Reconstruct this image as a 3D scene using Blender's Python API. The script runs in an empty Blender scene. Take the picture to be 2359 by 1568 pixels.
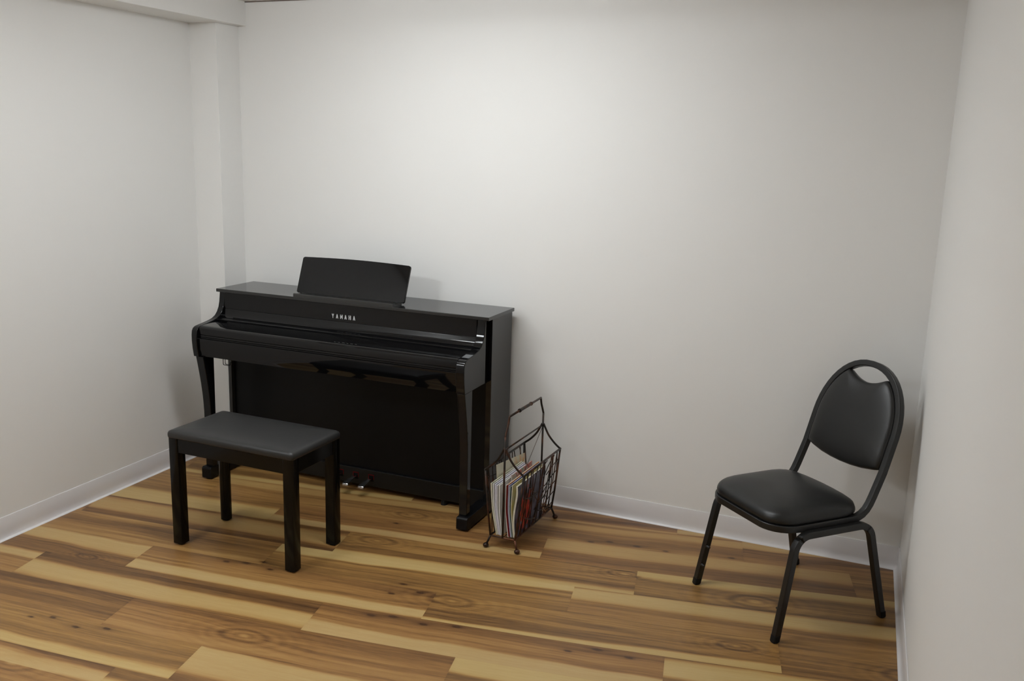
import bpy, bmesh, math, random
import numpy as np
from mathutils import Vector, Matrix

sc = bpy.context.scene
COL = sc.collection
# ---------------------------------------------------------------- camera
F_PX, IMG_W = 2137.09, 2359.0
cam_d = bpy.data.cameras.new('camera')
cam = bpy.data.objects.new('camera', cam_d); COL.objects.link(cam)
cam_d.sensor_fit = 'HORIZONTAL'; cam_d.sensor_width = 36.0
cam_d.lens = 36.0 * F_PX / IMG_W
cam_d.clip_start = 0.02
yaw, pitch, roll = 0.404004, -0.211047, 0.029133
fw = Vector((-math.sin(yaw)*math.cos(pitch), math.cos(yaw)*math.cos(pitch), math.sin(pitch)))
rt = Vector((math.cos(yaw), math.sin(yaw), 0)); up = rt.cross(fw)
r2 = rt*math.cos(roll) + up*math.sin(roll); u2 = -rt*math.sin(roll) + up*math.cos(roll)
M = Matrix((r2, u2, -fw)).transposed().to_4x4(); M.translation = Vector((3.09391, -3.87847, 1.66756))
cam.matrix_world = M
sc.camera = cam
# ---------------------------------------------------------------- world, lights, exposure
w = bpy.data.worlds.new('world'); sc.world = w; w.use_nodes = True
w.node_tree.nodes['Background'].inputs[0].default_value = (1.0, 0.97, 0.92, 1)
w.node_tree.nodes['Background'].inputs[1].default_value = 0.0
sc.view_settings.view_transform = 'Standard'; sc.view_settings.look = 'None'
sc.view_settings.gamma = 1.0; sc.view_settings.exposure = 0.0
sc.view_settings.use_curve_mapping = False
LAMP_COL = (0.925, 0.972, 1.0)      # cool white
# two surface-mounted ceiling fixtures just above the frame: (x, y, size x, size y, watts of light)
FIXTURES = [(1.34, -1.18, 1.30, 0.30, 29.0), (0.30, -2.90, 0.60, 0.30, 30.0)]

# ---------------------------------------------------------------- materials
def mat(name, base, rough=0.5, metal=0.0, spec=0.5, coat=0.0, bump=None, coat_rough=0.03):
    m = bpy.data.materials.new(name); m.use_nodes = True
    nt = m.node_tree; b = nt.nodes['Principled BSDF']
    b.inputs['Base Color'].default_value = (*base, 1)
    b.inputs['Roughness'].default_value = rough
    b.inputs['Metallic'].default_value = metal
    b.inputs['Specular IOR Level'].default_value = spec
    b.inputs['Coat Weight'].default_value = coat
    b.inputs['Coat Roughness'].default_value = coat_rough
    if bump:
        scale, strength, dist = bump
        tc = nt.nodes.new('ShaderNodeTexCoord'); n = nt.nodes.new('ShaderNodeTexNoise')
        n.inputs['Scale'].default_value = scale; n.inputs['Detail'].default_value = 5
        bp = nt.nodes.new('ShaderNodeBump'); bp.inputs['Strength'].default_value = strength
        bp.inputs['Distance'].default_value = dist
        nt.links.new(tc.outputs['Object'], n.inputs['Vector'])
        nt.links.new(n.outputs['Fac'], bp.inputs['Height'])
        nt.links.new(bp.outputs['Normal'], b.inputs['Normal'])
    return m
def wall_mat(name, base, patch=0.0):
    m = mat(name, base, 0.55, spec=0.3)
    nt = m.node_tree; b = nt.nodes['Principled BSDF']
    tc = nt.nodes.new('ShaderNodeTexCoord')
    n1 = nt.nodes.new('ShaderNodeTexNoise'); n1.inputs['Scale'].default_value = 180; n1.inputs['Detail'].default_value = 3
    n2 = nt.nodes.new('ShaderNodeTexNoise'); n2.inputs['Scale'].default_value = 22; n2.inputs['Detail'].default_value = 6
    n2.inputs['Distortion'].default_value = 1.5
    mx = nt.nodes.new('ShaderNodeMath'); mx.operation = 'MULTIPLY_ADD'; mx.inputs[1].default_value = patch
    sc1 = nt.nodes.new('ShaderNodeMath'); sc1.operation = 'MULTIPLY'; sc1.inputs[1].default_value = 0.25
    bp = nt.nodes.new('ShaderNodeBump'); bp.inputs['Strength'].default_value = 0.25; bp.inputs['Distance'].default_value = 0.002
    for n in (n1, n2): nt.links.new(tc.outputs['Object'], n.inputs['Vector'])
    nt.links.new(n1.outputs['Fac'], sc1.inputs[0]); nt.links.new(sc1.outputs[0], mx.inputs[2])
    nt.links.new(n2.outputs['Fac'], mx.inputs[0]); nt.links.new(mx.outputs[0], bp.inputs['Height'])
    nt.links.new(bp.outputs['Normal'], b.inputs['Normal'])
    return m
M_WALL = wall_mat('wall_paint', (0.84, 0.832, 0.81))
M_COLUMN = wall_mat('column_plaster', (0.84, 0.832, 0.81), 1.6)
M_CEIL = wall_mat('ceiling_board', (0.72, 0.69, 0.66))
M_BASE = mat('vinyl_base', (0.74, 0.72, 0.72), 0.33, spec=0.5)
M_SHADOWLINE = mat('painted_shadow_line', (0.16, 0.12, 0.10), 0.6)
M_GLOSS = mat('polished_ebony', (0.0035, 0.0035, 0.004), 0.05, spec=0.37)
M_SATIN = mat('satin_black_board', (0.023, 0.023, 0.022), 0.28, spec=0.6, bump=(900, 0.12, 0.0004))
M_LID = mat('lid_black', (0.010, 0.010, 0.010), 0.13, spec=0.7)
M_DULL = mat('dull_black_board', (0.0035, 0.0035, 0.004), 0.4, spec=0.2)
M_PBOX = mat('pedal_box_black', (0.006, 0.006, 0.006), 0.35, spec=0.3)
M_BLACKHOLE = mat('dark_interior', (0.004, 0.004, 0.004), 0.8, spec=0.1)
M_SILVER = mat('silver_lettering', (0.78, 0.79, 0.80), 0.35, metal=0.3)
M_CHROME = mat('chrome', (0.85, 0.85, 0.87), 0.12, metal=1.0)
M_PEDAL = mat('pedal_steel', (0.62, 0.62, 0.64), 0.14, metal=1.0)
M_FELT = mat('red_felt', (0.10, 0.006, 0.006), 0.9, spec=0.1)
M_BENCHSEAT = mat('bench_vinyl', (0.016, 0.016, 0.016), 0.42, spec=0.5, bump=(500, 0.15, 0.0006))
M_BENCH = mat('bench_black_lacquer', (0.004, 0.0036, 0.003), 0.14, spec=0.22)
M_CHFRAME = mat('powder_coated_steel', (0.009, 0.009, 0.009), 0.36, spec=0.5, bump=(700, 0.10, 0.0004))
M_CHSEAT = mat('chair_vinyl', (0.0085, 0.009, 0.009), 0.38, spec=0.5, bump=(420, 0.22, 0.0007))
M_RUBBER = mat('rubber_glide', (0.006, 0.006, 0.006), 0.7, spec=0.3)
def rack_mat():
    m = mat('bronzed_wire', (0.035, 0.024, 0.018), 0.38, metal=0.6)
    nt = m.node_tree; b = nt.nodes['Principled BSDF']
    tc = nt.nodes.new('ShaderNodeTexCoord'); n = nt.nodes.new('ShaderNodeTexNoise'); n.inputs['Scale'].default_value = 14
    r = nt.nodes.new('ShaderNodeValToRGB')
    r.color_ramp.elements[0].position = 0.45; r.color_ramp.elements[0].color = (0.02, 0.015, 0.012, 1)
    r.color_ramp.elements[1].position = 0.72; r.color_ramp.elements[1].color = (0.13, 0.045, 0.02, 1)
    nt.links.new(tc.outputs['Object'], n.inputs['Vector']); nt.links.new(n.outputs['Fac'], r.inputs[0])
    nt.links.new(r.outputs[0], b.inputs['Base Color'])
    return m
M_RACK = rack_mat()
def paper_mat(name, base):
    return mat(name, base, 0.6, spec=0.3)
def blotch_cover(name, cols, scale=14.0, seed=0.0, wave=None):
    """printed cover: blotchy generic artwork in a few colours"""
    m = mat(name, cols[0], 0.3, spec=0.5)
    nt = m.node_tree; b = nt.nodes['Principled BSDF']
    tc = nt.nodes.new('ShaderNodeTexCoord'); mp = nt.nodes.new('ShaderNodeMapping')
    mp.inputs['Location'].default_value = (seed, seed*1.7, seed*0.3)
    n = nt.nodes.new('ShaderNodeTexNoise'); n.inputs['Scale'].default_value = scale; n.inputs['Detail'].default_value = 2.5
    n.inputs['Distortion'].default_value = 0.8
    r = nt.nodes.new('ShaderNodeValToRGB'); r.color_ramp.interpolation = 'LINEAR'
    k = len(cols)
    els = r.color_ramp.elements
    els[0].position = 0.30; els[0].color = (*cols[0], 1)
    els[1].position = 0.70; els[1].color = (*cols[-1], 1)
    for i in range(1, k-1):
        e = els.new(0.30 + 0.40*i/(k-1)); e.color = (*cols[i], 1)
    nt.links.new(tc.outputs['Object'], mp.inputs['Vector']); nt.links.new(mp.outputs[0], n.inputs['Vector'])
    nt.links.new(n.outputs['Fac'], r.inputs[0]); nt.links.new(r.outputs[0], b.inputs['Base Color'])
    return m

# ---------------------------------------------------------------- helpers
def link(name, me, m=None, parent=None, smooth=False, bevel=None, auto=None):
    o = bpy.data.objects.new(name, me); COL.objects.link(o)
    if m is not None and not me.materials: me.materials.append(m)
    if parent is not None: o.parent = parent
    if smooth:
        for p in me.polygons: p.use_smooth = True
    if auto is not None:
        me.polygons.foreach_set('use_smooth', [True]*len(me.polygons))
        try: me.set_sharp_from_angle(angle=math.radians(auto))
        except Exception: pass
    if bevel:
        md = o.modifiers.new('bevel', 'BEVEL'); md.width = bevel; md.segments = 3; md.limit_method = 'ANGLE'
        md.angle_limit = math.radians(35); md.harden_normals = False
    return o
def weighted(o):
    md = o.modifiers.new('normals', 'WEIGHTED_NORMAL'); md.keep_sharp = False; md.weight = 90
    for p in o.data.polygons: p.use_smooth = True
    return o
def bm_obj(name, bm, m, parent=None, **k):
    bmesh.ops.recalc_face_normals(bm, faces=bm.faces)
    me = bpy.data.meshes.new(name); bm.to_mesh(me); bm.free()
    return link(name, me, m, parent, **k)
def box(bm, x0, x1, y0, y1, z0, z1):
    v = [bm.verts.new(p) for p in ((x0,y0,z0),(x1,y0,z0),(x1,y1,z0),(x0,y1,z0),(x0,y0,z1),(x1,y0,z1),(x1,y1,z1),(x0,y1,z1))]
    for f in ((0,3,2,1),(4,5,6,7),(0,1,5,4),(1,2,6,5),(2,3,7,6),(3,0,4,7)): bm.faces.new([v[i] for i in f])
def box_obj(name, dims, m, parent=None, **k):
    bm = bmesh.new(); box(bm, *dims); return bm_obj(name, bm, m, parent, **k)
def extrude_x(bm, prof, x0, x1):
    """profile of (y,z) extruded along x"""
    a = [bm.verts.new((x0, y, z)) for y, z in prof]; b = [bm.verts.new((x1, y, z)) for y, z in prof]
    n = len(prof)
    for i in range(n): bm.faces.new((a[i], a[(i+1) % n], b[(i+1) % n], b[i]))
    bm.faces.new(a[::-1]); bm.faces.new(b)
def empty(name, loc, rz, label, cat, group=None):
    o = bpy.data.objects.new(name, None); COL.objects.link(o); o.location = loc; o.rotation_euler = (0, 0, rz)
    o.empty_display_size = 0.1
    o['label'] = label; o['category'] = cat
    if group: o['group'] = group
    return o
def smooth_path(pts, n=8, closed=False):
    """Catmull-Rom through the points"""
    P = [Vector(p) for p in pts]; out = []
    N = len(P)
    rng = range(N) if closed else range(N-1)
    for i in rng:
        p0 = P[(i-1) % N] if (closed or i > 0) else P[0]*2-P[1]
        p1 = P[i]; p2 = P[(i+1) % N]
        p3 = P[(i+2) % N] if (closed or i+2 < N) else P[-1]*2-P[-2]
        for k in range(n):
            t = k/n
            out.append(0.5*((2*p1)+(-p0+p2)*t+(2*p0-5*p1+4*p2-p3)*t*t+(-p0+3*p1-3*p2+p3)*t**3))
    if not closed: out.append(P[-1])
    return out
def fillet(pts, r, seg=6, closed=False):
    """polyline with rounded corners; r scalar or list"""
    P = [Vector(p) for p in pts]; out = []; N = len(P)
    for i in range(N):
        if not closed and i in (0, N-1): out.append(P[i]); continue
        ri = r[i] if isinstance(r, (list, tuple)) else r
        a, b, c = P[(i-1) % N], P[i], P[(i+1) % N]
        u = (a-b); v = (c-b); lu, lv = u.length, v.length; u.normalize(); v.normalize()
        ang = u.angle(v)
        if ri <= 0 or ang > 3.1: out.append(b); continue
        d = min(ri/math.tan(ang/2), lu*0.49, lv*0.49); rr = d*math.tan(ang/2)
        bis = (u+v).normalized(); ctr = b + bis*(rr/math.sin(ang/2))
        s = b+u*d-ctr; e = b+v*d-ctr; tot = s.angle(e); ax = s.cross(e)
        if ax.length < 1e-12: out.append(b); continue
        ax.normalize()
        for k in range(seg+1): out.append(ctr + Matrix.Rotation(tot*k/seg, 3, ax) @ s)
    return out
def sweep(bm, path, sect, upv=(0, 0, 1), closed=False, caps=True):
    """sweep a section [(a,b)] along a path; a is along the side vector, b along the up-like vector"""
    P = [Vector(p) for p in path]; n = len(P); rings = []
    ref = Vector(upv)
    prev = None
    for i in range(n):
        if closed: t = P[(i+1) % n]-P[i-1]
        else: t = P[min(i+1, n-1)]-P[max(i-1, 0)]
        t.normalize()
        if prev is None:
            s = t.cross(ref)
            if s.length < 1e-4: s = t.cross(Vector((1, 0, 0)))
            s.normalize()
        else:
            s = prev - t*prev.dot(t); s.normalize()
        prev = s
        b = s.cross(t)
        rings.append([bm.verts.new(P[i] + s*p[0] + b*p[1]) for p in sect])
    k = len(sect)
    for i in range(n if closed else n-1):
        A = rings[i]; B = rings[(i+1) % n]
        for j in range(k): bm.faces.new((A[j], A[(j+1) % k], B[(j+1) % k], B[j]))
    if caps and not closed:
        bm.faces.new(rings[0][::-1]); bm.faces.new(rings[-1])
def circ(r, n=8): return [(r*math.cos(2*math.pi*i/n), r*math.sin(2*math.pi*i/n)) for i in range(n)]
def rrect(w_, h_, r, seg=3):
    out = []
    for cx, cy, a0 in ((w_/2-r, h_/2-r, 0), (-w_/2+r, h_/2-r, 90), (-w_/2+r, -h_/2+r, 180), (w_/2-r, -h_/2+r, 270)):
        for k in range(seg+1):
            a = math.radians(a0+90*k/seg); out.append((cx+r*math.cos(a), cy+r*math.sin(a)))
    return out
def tube_fixed(bm, path, w_, h_, r, side, closed=False, seg=3):
    """rounded rectangular tube; 'side' maps a path index to the side vector"""
    P = [Vector(p) for p in path]; n = len(P); sect = rrect(w_, h_, r, seg); rings = []
    for i in range(n):
        t = (P[(i+1) % n]-P[i-1]) if closed else (P[min(i+1, n-1)]-P[max(i-1, 0)])
        t.normalize(); s = side(i, P[i], t); s = (s - t*s.dot(t)).normalized(); b = t.cross(s)
        rings.append([bm.verts.new(P[i]+s*p[0]+b*p[1]) for p in sect])
    k = len(sect)
    for i in range(n if closed else n-1):
        A = rings[i]; B = rings[(i+1) % n]
        for j in range(k): bm.faces.new((A[j], A[(j+1) % k], B[(j+1) % k], B[j]))
    if not closed: bm.faces.new(rings[0][::-1]); bm.faces.new(rings[-1])
def cushion(bm, outline, levels, to3d, center=(0, 0)):
    """stack of shrunk outlines: levels = [(inset_scale, height)], closed with a cap at the last level"""
    rings = []
    cx, cy = center
    for s, h in levels:
        rings.append([bm.verts.new(to3d(cx+(x-cx)*s, cy+(y-cy)*s, h)) for x, y in outline])
    n = len(outline)
    for A, B in zip(rings, rings[1:]):
        for j in range(n): bm.faces.new((A[j], A[(j+1) % n], B[(j+1) % n], B[j]))
    c = bm.verts.new(to3d(cx, cy, levels[-1][1]))
    for j in range(n): bm.faces.new((rings[-1][j], rings[-1][(j+1) % n], c))
    c0 = bm.verts.new(to3d(cx, cy, levels[0][1]))
    for j in range(n): bm.faces.new((rings[0][(j+1) % n], rings[0][j], c0))
def structure(o): o['kind'] = 'structure'; return o

# ---------------------------------------------------------------- room shell
CEIL = 2.302; WX = 3.183; RA = 0.04353; LX = -0.2614; LA = 0.03135; YF = -5.3; T = 0.15
CX, CY = -0.0907, -0.1628      # column
def lx(y): return LX + LA*(-y)
def rx(y): return WX + math.tan(RA)*(-y)
def quad_prism(name, pts, z0, z1, m):
    bm = bmesh.new(); n = len(pts)
    a = [bm.verts.new((x, y, z0)) for x, y in pts]; b = [bm.verts.new((x, y, z1)) for x, y in pts]
    for i in range(n): bm.faces.new((a[i], a[(i+1) % n], b[(i+1) % n], b[i]))
    bm.faces.new(a[::-1]); bm.faces.new(b)
    return bm_obj(name, bm, m)
structure(quad_prism('wall_back', [(LX-T, 0), (WX+T, 0), (WX+T, T), (LX-T, T)], 0, CEIL+0.1, M_WALL))
structure(quad_prism('wall_left', [(lx(0), 0), (lx(YF), YF), (lx(YF)-T, YF), (lx(0)-T, 0)], 0, CEIL+0.1, M_WALL))
structure(quad_prism('wall_right', [(rx(0), 0), (rx(0)+T, 0), (rx(YF)+T, YF), (rx(YF), YF)], 0, CEIL+0.1, M_WALL))
structure(quad_prism('wall_front', [(lx(YF)-T, YF), (rx(YF)+T, YF), (rx(YF)+T, YF-T), (lx(YF)-T, YF-T)], 0, CEIL+0.1, M_WALL))
GAP = 0.004
structure(quad_prism('ceiling', [(lx(0)-T, -GAP), (rx(0)+T, -GAP), (rx(YF)+T, YF-T), (lx(YF)-T, YF-T)], CEIL, CEIL+0.1, M_CEIL))
structure(quad_prism('ceiling_shadow_line', [(-0.042, 0.0), (rx(0), 0.0), (rx(0), -0.006), (-0.042, -0.006)], CEIL-0.004, CEIL, M_SHADOWLINE))  # dark-coloured strip standing in for the shadow line where ceiling meets wall
structure(quad_prism('wall_column', [(lx(0)-0.01, 0.01), (lx(CY)-0.01, CY), (CX, CY), (CX, 0.01)], 0, 2.195, M_COLUMN))
# beam above the left wall
bm = bmesh.new()
b0 = [(lx(0)-0.01, 0.005, 2.187), (-0.042, 0.005, 2.187), (-0.042, 0.005, CEIL+0.02), (lx(0)-0.01, 0.005, CEIL+0.02)]
b1 = [(lx(YF)-0.01, YF, 2.215), (-0.042, YF, 2.215), (-0.042, YF, CEIL+0.02), (lx(YF)-0.01, YF, CEIL+0.02)]
A = [bm.verts.new(p) for p in b0]; B = [bm.verts.new(p) for p in b1]
for i in range(4): bm.faces.new((A[i], A[(i+1) % 4], B[(i+1) % 4], B[i]))
bm.faces.new(A[::-1]); bm.faces.new(B)
structure(bm_obj('trim_2', bm, M_WALL, bevel=0.003))

# ceiling fixtures (the room's light): white pan and glowing diffuser
for i, (fx, fy, sx, sy, pw) in enumerate(FIXTURES):
    h = 0.075; A_ = 2*(sx+sy)*h + sx*sy
    me_ = mat('diffuser_%d' % i, (0.8, 0.8, 0.8), 0.6)
    nd = me_.node_tree.nodes['Principled BSDF']
    nd.inputs['Emission Color'].default_value = (*LAMP_COL, 1); nd.inputs['Emission Strength'].default_value = pw/math.pi/A_
    t_ = empty('ceiling_light', (fx, fy, CEIL), 0.0, ('long white ceiling light above the piano bench' if i == 0 else 'short white ceiling light near the left wall'), 'ceiling light')
    box_obj('pan', (-sx/2-0.005, sx/2+0.005, -sy/2-0.005, sy/2+0.005, -0.012, 0.0), M_CEIL, t_)
    box_obj('diffuser', (-sx/2, sx/2, -sy/2, sy/2, -h-0.012, -0.012), me_, t_, bevel=0.01)

# vinyl cove base: profile (distance from the wall, height)
HB = 0.0977
cove = [(0.0, 0.0), (0.016, 0.0), (0.0155, 0.0022), (0.012, 0.0045), (0.0085, 0.009), (0.006, 0.015), (0.0045, 0.023),
        (0.0038, 0.035), (0.0035, HB-0.002), (0.0028, HB-0.0005), (0.0, HB)]
def cove_run(name, pts, wob=0.0, seed=1):
    """pts: floor polyline along the wall; the room lies to the left of the travel direction"""
    rnd = random.Random(seed)
    bm = bmesh.new(); rings = []
    n = len(pts)
    for i in range(n):
        p = Vector((*pts[i], 0))
        d1 = (Vector((*pts[i], 0))-Vector((*pts[i-1], 0))).normalized() if i > 0 else None
        d2 = (Vector((*pts[i+1], 0))-p).normalized() if i < n-1 else None
        d1 = d1 or d2; d2 = d2 or d1
        n1 = Vector((-d1.y, d1.x, 0)); n2 = Vector((-d2.y, d2.x, 0))
        nn = (n1+n2); nn = nn/(nn.length**2)*2
        rings.append([bm.verts.new(p + nn*a + Vector((0, 0, z))) for a, z in cove])
    k = len(cove)
    for A, B in zip(rings, rings[1:]):
        for j in range(k): bm.faces.new((A[j], A[(j+1) % k], B[(j+1) % k], B[j]))
    bm.faces.new(rings[0]); bm.faces.new(rings[-1][::-1])
    return structure(bm_obj(name, bm, M_BASE, auto=50))
# travel so the room is on the left-hand side
cr = 0.012
cove_run('baseboard_left', [(lx(YF), YF), (lx(CY), CY), (CX, CY), (CX, 0.0)][::-1])
corner = []
for k in range(5):
    a = math.radians(90*k/4)
    corner.append((WX-cr+cr*math.sin(a), -cr+cr*math.cos(a)))
cove_run('baseboard_back', [(CX, 0.0), (WX-0.05, 0.0)][::-1])
cove_run('baseboard_right', ([(WX-0.05, 0.0)] + corner + [(rx(YF), YF)])[::-1])

# ---------------------------------------------------------------- floor: vinyl planks, individually figured
TH = math.radians(11.7); CT, ST = math.cos(TH), math.sin(TH)
RC = [-1.2352168420022787, -0.3182240134794512, 0.06541004977141995, -5.092656580830229, 0.13554863962991212, -0.01918458009676649]
PL = 1.238
rng = np.random.RandomState(7)
def vnoise(x, y, seed):
    """smooth 2-d value noise in -1..1"""
    def h(i, j):
        s = np.sin(i*127.1 + j*311.7 + seed*74.7)*43758.5453
        return (s-np.floor(s))*2-1
    xi = np.floor(x); yi = np.floor(y); xf = x-xi; yf = y-yi
    xf = xf*xf*(3-2*xf); yf = yf*yf*(3-2*yf)
    return (h(xi, yi)*(1-xf)+h(xi+1, yi)*xf)*(1-yf) + (h(xi, yi+1)*(1-xf)+h(xi+1, yi+1)*xf)*yf
# joint position of each row (a plank end at this u; others every PL)
JOINT = {0: 0.983, 1: 2.50, 2: 1.677, 3: 0.841, 4: 0.614, 5: 1.355, 6: 0.977, 7: 1.54, 8: 0.706, 9: 1.75, -1: 0.35, -2: 1.6}
# bands: (t0 left, t1 left, t0 right, t1 right, tone); t runs from the far edge (0) to the near edge (1)
BANDS = {
 (0, -1): [(.77, .99, .72, .97, .95), (.45, .75, .50, .70, .22)],
 (0, 0): [(.60, .86, .52, .80, .16), (.86, 1.0, .9, 1.0, .75)],
 (0, 1): [(.73, .93, .70, .95, .85)],
 (1, -1): [(.10, .30, .05, .35, .7), (.55, .8, .5, .85, .22)],
 (1, -2): [(.0, .35, .05, .30, .7)],
 (1, 0): [(.0, .33, .0, .38, .82), (.40, .62, .45, .75, .15)],
 (1, -1.5): [],
 (2, -2): [(.34, .98, .36, .97, .92), (.1, .34, .1, .34, .2)],
 (2, -1): [(.66, .97, .70, .99, .92), (.2, .5, .25, .5, .28)],
 (2, 0): [(.0, .50, .0, .52, .80), (.55, .85, .56, .9, .18)],
 (2, 1): [(.5, .8, .5, .8, .2)],
 (3, -1): [(.05, .72, .15, .78, .82), (.78, 1.0, .80, 1.0, .14), (.0, .07, .0, .14, .2)],
 (3, 0): [(.82, 1.0, .84, 1.0, .95), (.58, .78, .62, .84, .12)],
 (3, 1): [(.0, .30, .0, .26, .90), (.30, .52, .30, .50, .2), (.86, 1.0, .88, 1.0, .15)],
 (4, -1): [(.2, .5, .3, .5, .22), (.9, 1.0, .8, .95, .6)],
 (4, 0): [(.0, .34, .0, .20, .95), (.78, 1.0, .70, .98, .30)],
 (4, 1): [(.05, .50, .04, .50, .93), (.50, .62, .56, .80, .24)],
 (5, -2): [(.02, .40, .07, .58, .90), (.62, .95, .66, .95, .2)],
 (5, -1): [(.62, .98, .70, .97, .95), (.0, .2, .0, .3, .28)],
 (5, 0): [(.68, .86, .74, .86, .12), (.90, 1.0, .79, 1.0, .92)],
 (5, 1): [(.3, .5, .35, .5, .22)],
 (6, -2): [(.1, .35, .09, .35, .93)],
 (6, -1): [(.36, .97, .42, .90, .93), (.0, .28, .05, .36, .10), (.97, 1.0, .90, 1.0, .3)],
 (6, 0): [(.60, 1.0, .68, 1.0, .95), (.0, .2, .0, .25, .30)],
 (6, 1): [(.04, .58, .1, .60, .92), (.0, .04, .0, .09, .12)],
 (7, -2): [(.0, .25, .0, .22, .16), (.45, .6, .42, .62, .22)],
 (7, -1): [(.02, .10, .05, .18, .14), (.80, .95, .76, .9, .55)],
 (7, 0): [(.0, .42, .0, .50, .93), (.48, .7, .55, .75, .25)],
 (8, -1): [(.72, .97, .75, .98, .93), (.5, .7, .5, .7, .22)],
 (8, 0): [(.0, .75, .1, .80, .88), (.8, 1.0, .84, 1.0, .22)],
 (8, -2): [(.70, .93, .74, .97, .90)],
 (9, 0): [(.0, .4, .0, .35, .8)],
}
# ring knots (u, row+t, size) and small dark knots
EYES = [(0.981, 3.23, 1.0), (1.426, 5.22, 1.1), (0.812, 7.49, 1.1), (2.529, 3.66, 1.2), (1.037, 1.71, .9), (0.18, 9.47, 1.1), (-.08, 5.9, .6), (2.45, 5.35, .8), (3.0, 5.6, 1.0), (1.33, 8.6, 1.3), (2.03, 3.2, .8)]
DARKS = [(.039, 8.2), (.115, 8.08), (.232, 8.21), (.34, 8.07), (1.177, 6.16), (1.255, 6.08), (1.374, 6.17), (1.492, 6.07), (1.862, 1.91), (1.94, 1.79),
         (2.059, 1.86), (2.18, 1.93), (2.452, 1.88), (.473, 5.12), (.554, 5.05), (.612, 4.89), (.67, 5.14), (1.211, 4.88), (1.192, 5.29), (1.296, 5.1),
         (1.895, 6.28), (.72, 2.3), (1.0, 2.25), (1.99, 6.1), (2.1, 6.2)]
def plank(row, idx, u0, u1, nu, nt):
    us = np.linspace(u0, u1, nu+1); ts = np.linspace(0, 1, nt+1)
    U, Tt = np.meshgrid(us, ts, indexing='ij')
    R = row + Tt
    V = (R - RC[0] - RC[1]*U - RC[2]*U*U)/(RC[3] + RC[4]*U + RC[5]*U*U)
    X = U*CT - V*ST; Y = U*ST + V*CT
    seed = row*13.7 + idx*5.3
    s = (U-u0)/PL
    if u1-u0 < PL-0.05: pass
    wob = 0.035*vnoise(U*3.1, Tt*0.7, seed+1) + 0.018*vnoise(U*8.0, Tt*1.5, seed+2)
    tw = Tt + wob
    # knots push the figure aside
    ring = np.zeros_like(U); dark = np.zeros_like(U)
    for (ku, kr, ks) in EYES:
        if abs(kr-row-0.5) > 0.9: continue
        dy = (R-kr)*0.19; dx = (U-ku)
        d = np.sqrt((dx/(0.060*ks))**2 + (dy/(0.024*ks))**2) + 0.12*vnoise(U*20, Tt*5, seed)
        inside = (np.floor(kr) == row)
        if inside:
            ring += np.where(d < 5, (0.16*np.sin(d*7.5+1.0) * np.exp(-d*0.55)) - 0.05*np.exp(-d*d/3), 0)
            ring += 0.16*np.exp(-(d*1.6)**2) - 0.10*np.exp(-((d-1.15)*3.0)**2)
            tw = tw + 0.10*np.sign(dy)*np.exp(-(d/2.2)**2)
    for (ku, kr) in DARKS:
        if np.floor(kr) != row: continue
        d2 = ((U-ku)/0.011)**2 + ((R-kr)*0.19/0.0055)**2
        dark -= 0.55*np.exp(-d2)
        dark -= 0.10*np.exp(-(((U-ku)/0.05)**2 + ((R-kr)*0.19/0.014)**2))
    base = 0.42 + 0.07*vnoise(U*0.9, Tt*2.6, seed+3)
    g = 0.060*vnoise(U*1.6, tw*14, seed+5) + 0.060*vnoise(U*3.0, tw*27, seed+6) + 0.055*vnoise(U*7.0, tw*52, seed+8)
    tone = base + g*1.55 - 0.10*np.clip(vnoise(U*1.1, tw*9, seed+12)-0.25, 0, 1)*2
    bands = BANDS.get((row, idx))
    if bands is None:
        bands = []
        rr = np.random.RandomState(int(abs(row*71+idx*17+5)) % 9999)
        if rr.rand() < 0.8:
            a = rr.choice([0.0, rr.uniform(0.05, 0.6), 0.62]); b = a + rr.uniform(0.2, 0.42)
            bands.append((a, b, a+rr.uniform(-.05, .05), b+rr.uniform(-.05, .05), .92))
            c = b if rr.rand() < 0.5 else a-0.2
            bands.append((c, c+.2, c, c+.2, .18))
    for (a0, a1, c0, c1, tv) in bands:
        lo = a0 + (c0-a0)*s; hi = a1 + (c1-a1)*s
        e = 0.014 if tv > 0.5 else 0.06
        # a band that reaches the plank's edge stays crisp there
        lo_ = np.where(lo <= 0.001, -1.0, lo); hi_ = np.where(hi >= 0.999, 2.0, hi)
        m_ = 1/(1+np.exp(-(tw-lo_)/e)) * 1/(1+np.exp((tw-hi_)/e))
        inner = tv + g*(0.45 if tv > 0.5 else 1.0)
        if tv > 0.5: inner = inner + 0.05*vnoise(U*1.7, Tt*1.5, seed+9)
        tone = tone*(1-m_) + inner*m_
    tone = tone + ring*np.where(tone > 0.7, 0.2, 1.0) + dark
    # faint groove along the joints
    edge = np.minimum(Tt, 1-Tt)*0.19
    tone = tone - 0.06*np.exp(-(edge/0.0022)**2) - 0.03*np.exp(-(np.minimum(U-u0, u1-U)/0.002)**2)
    hue = np.full_like(U, vnoise(np.array([row*1.37]), np.array([idx*2.1]), 3.0)[0])
    return X, Y, tone, hue, U+row*0.731, Tt*0.19+row*1.7+idx*0.37
allv = []; allf = []; alltone = []; allhue = []; alluv = []
off = 0
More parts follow.
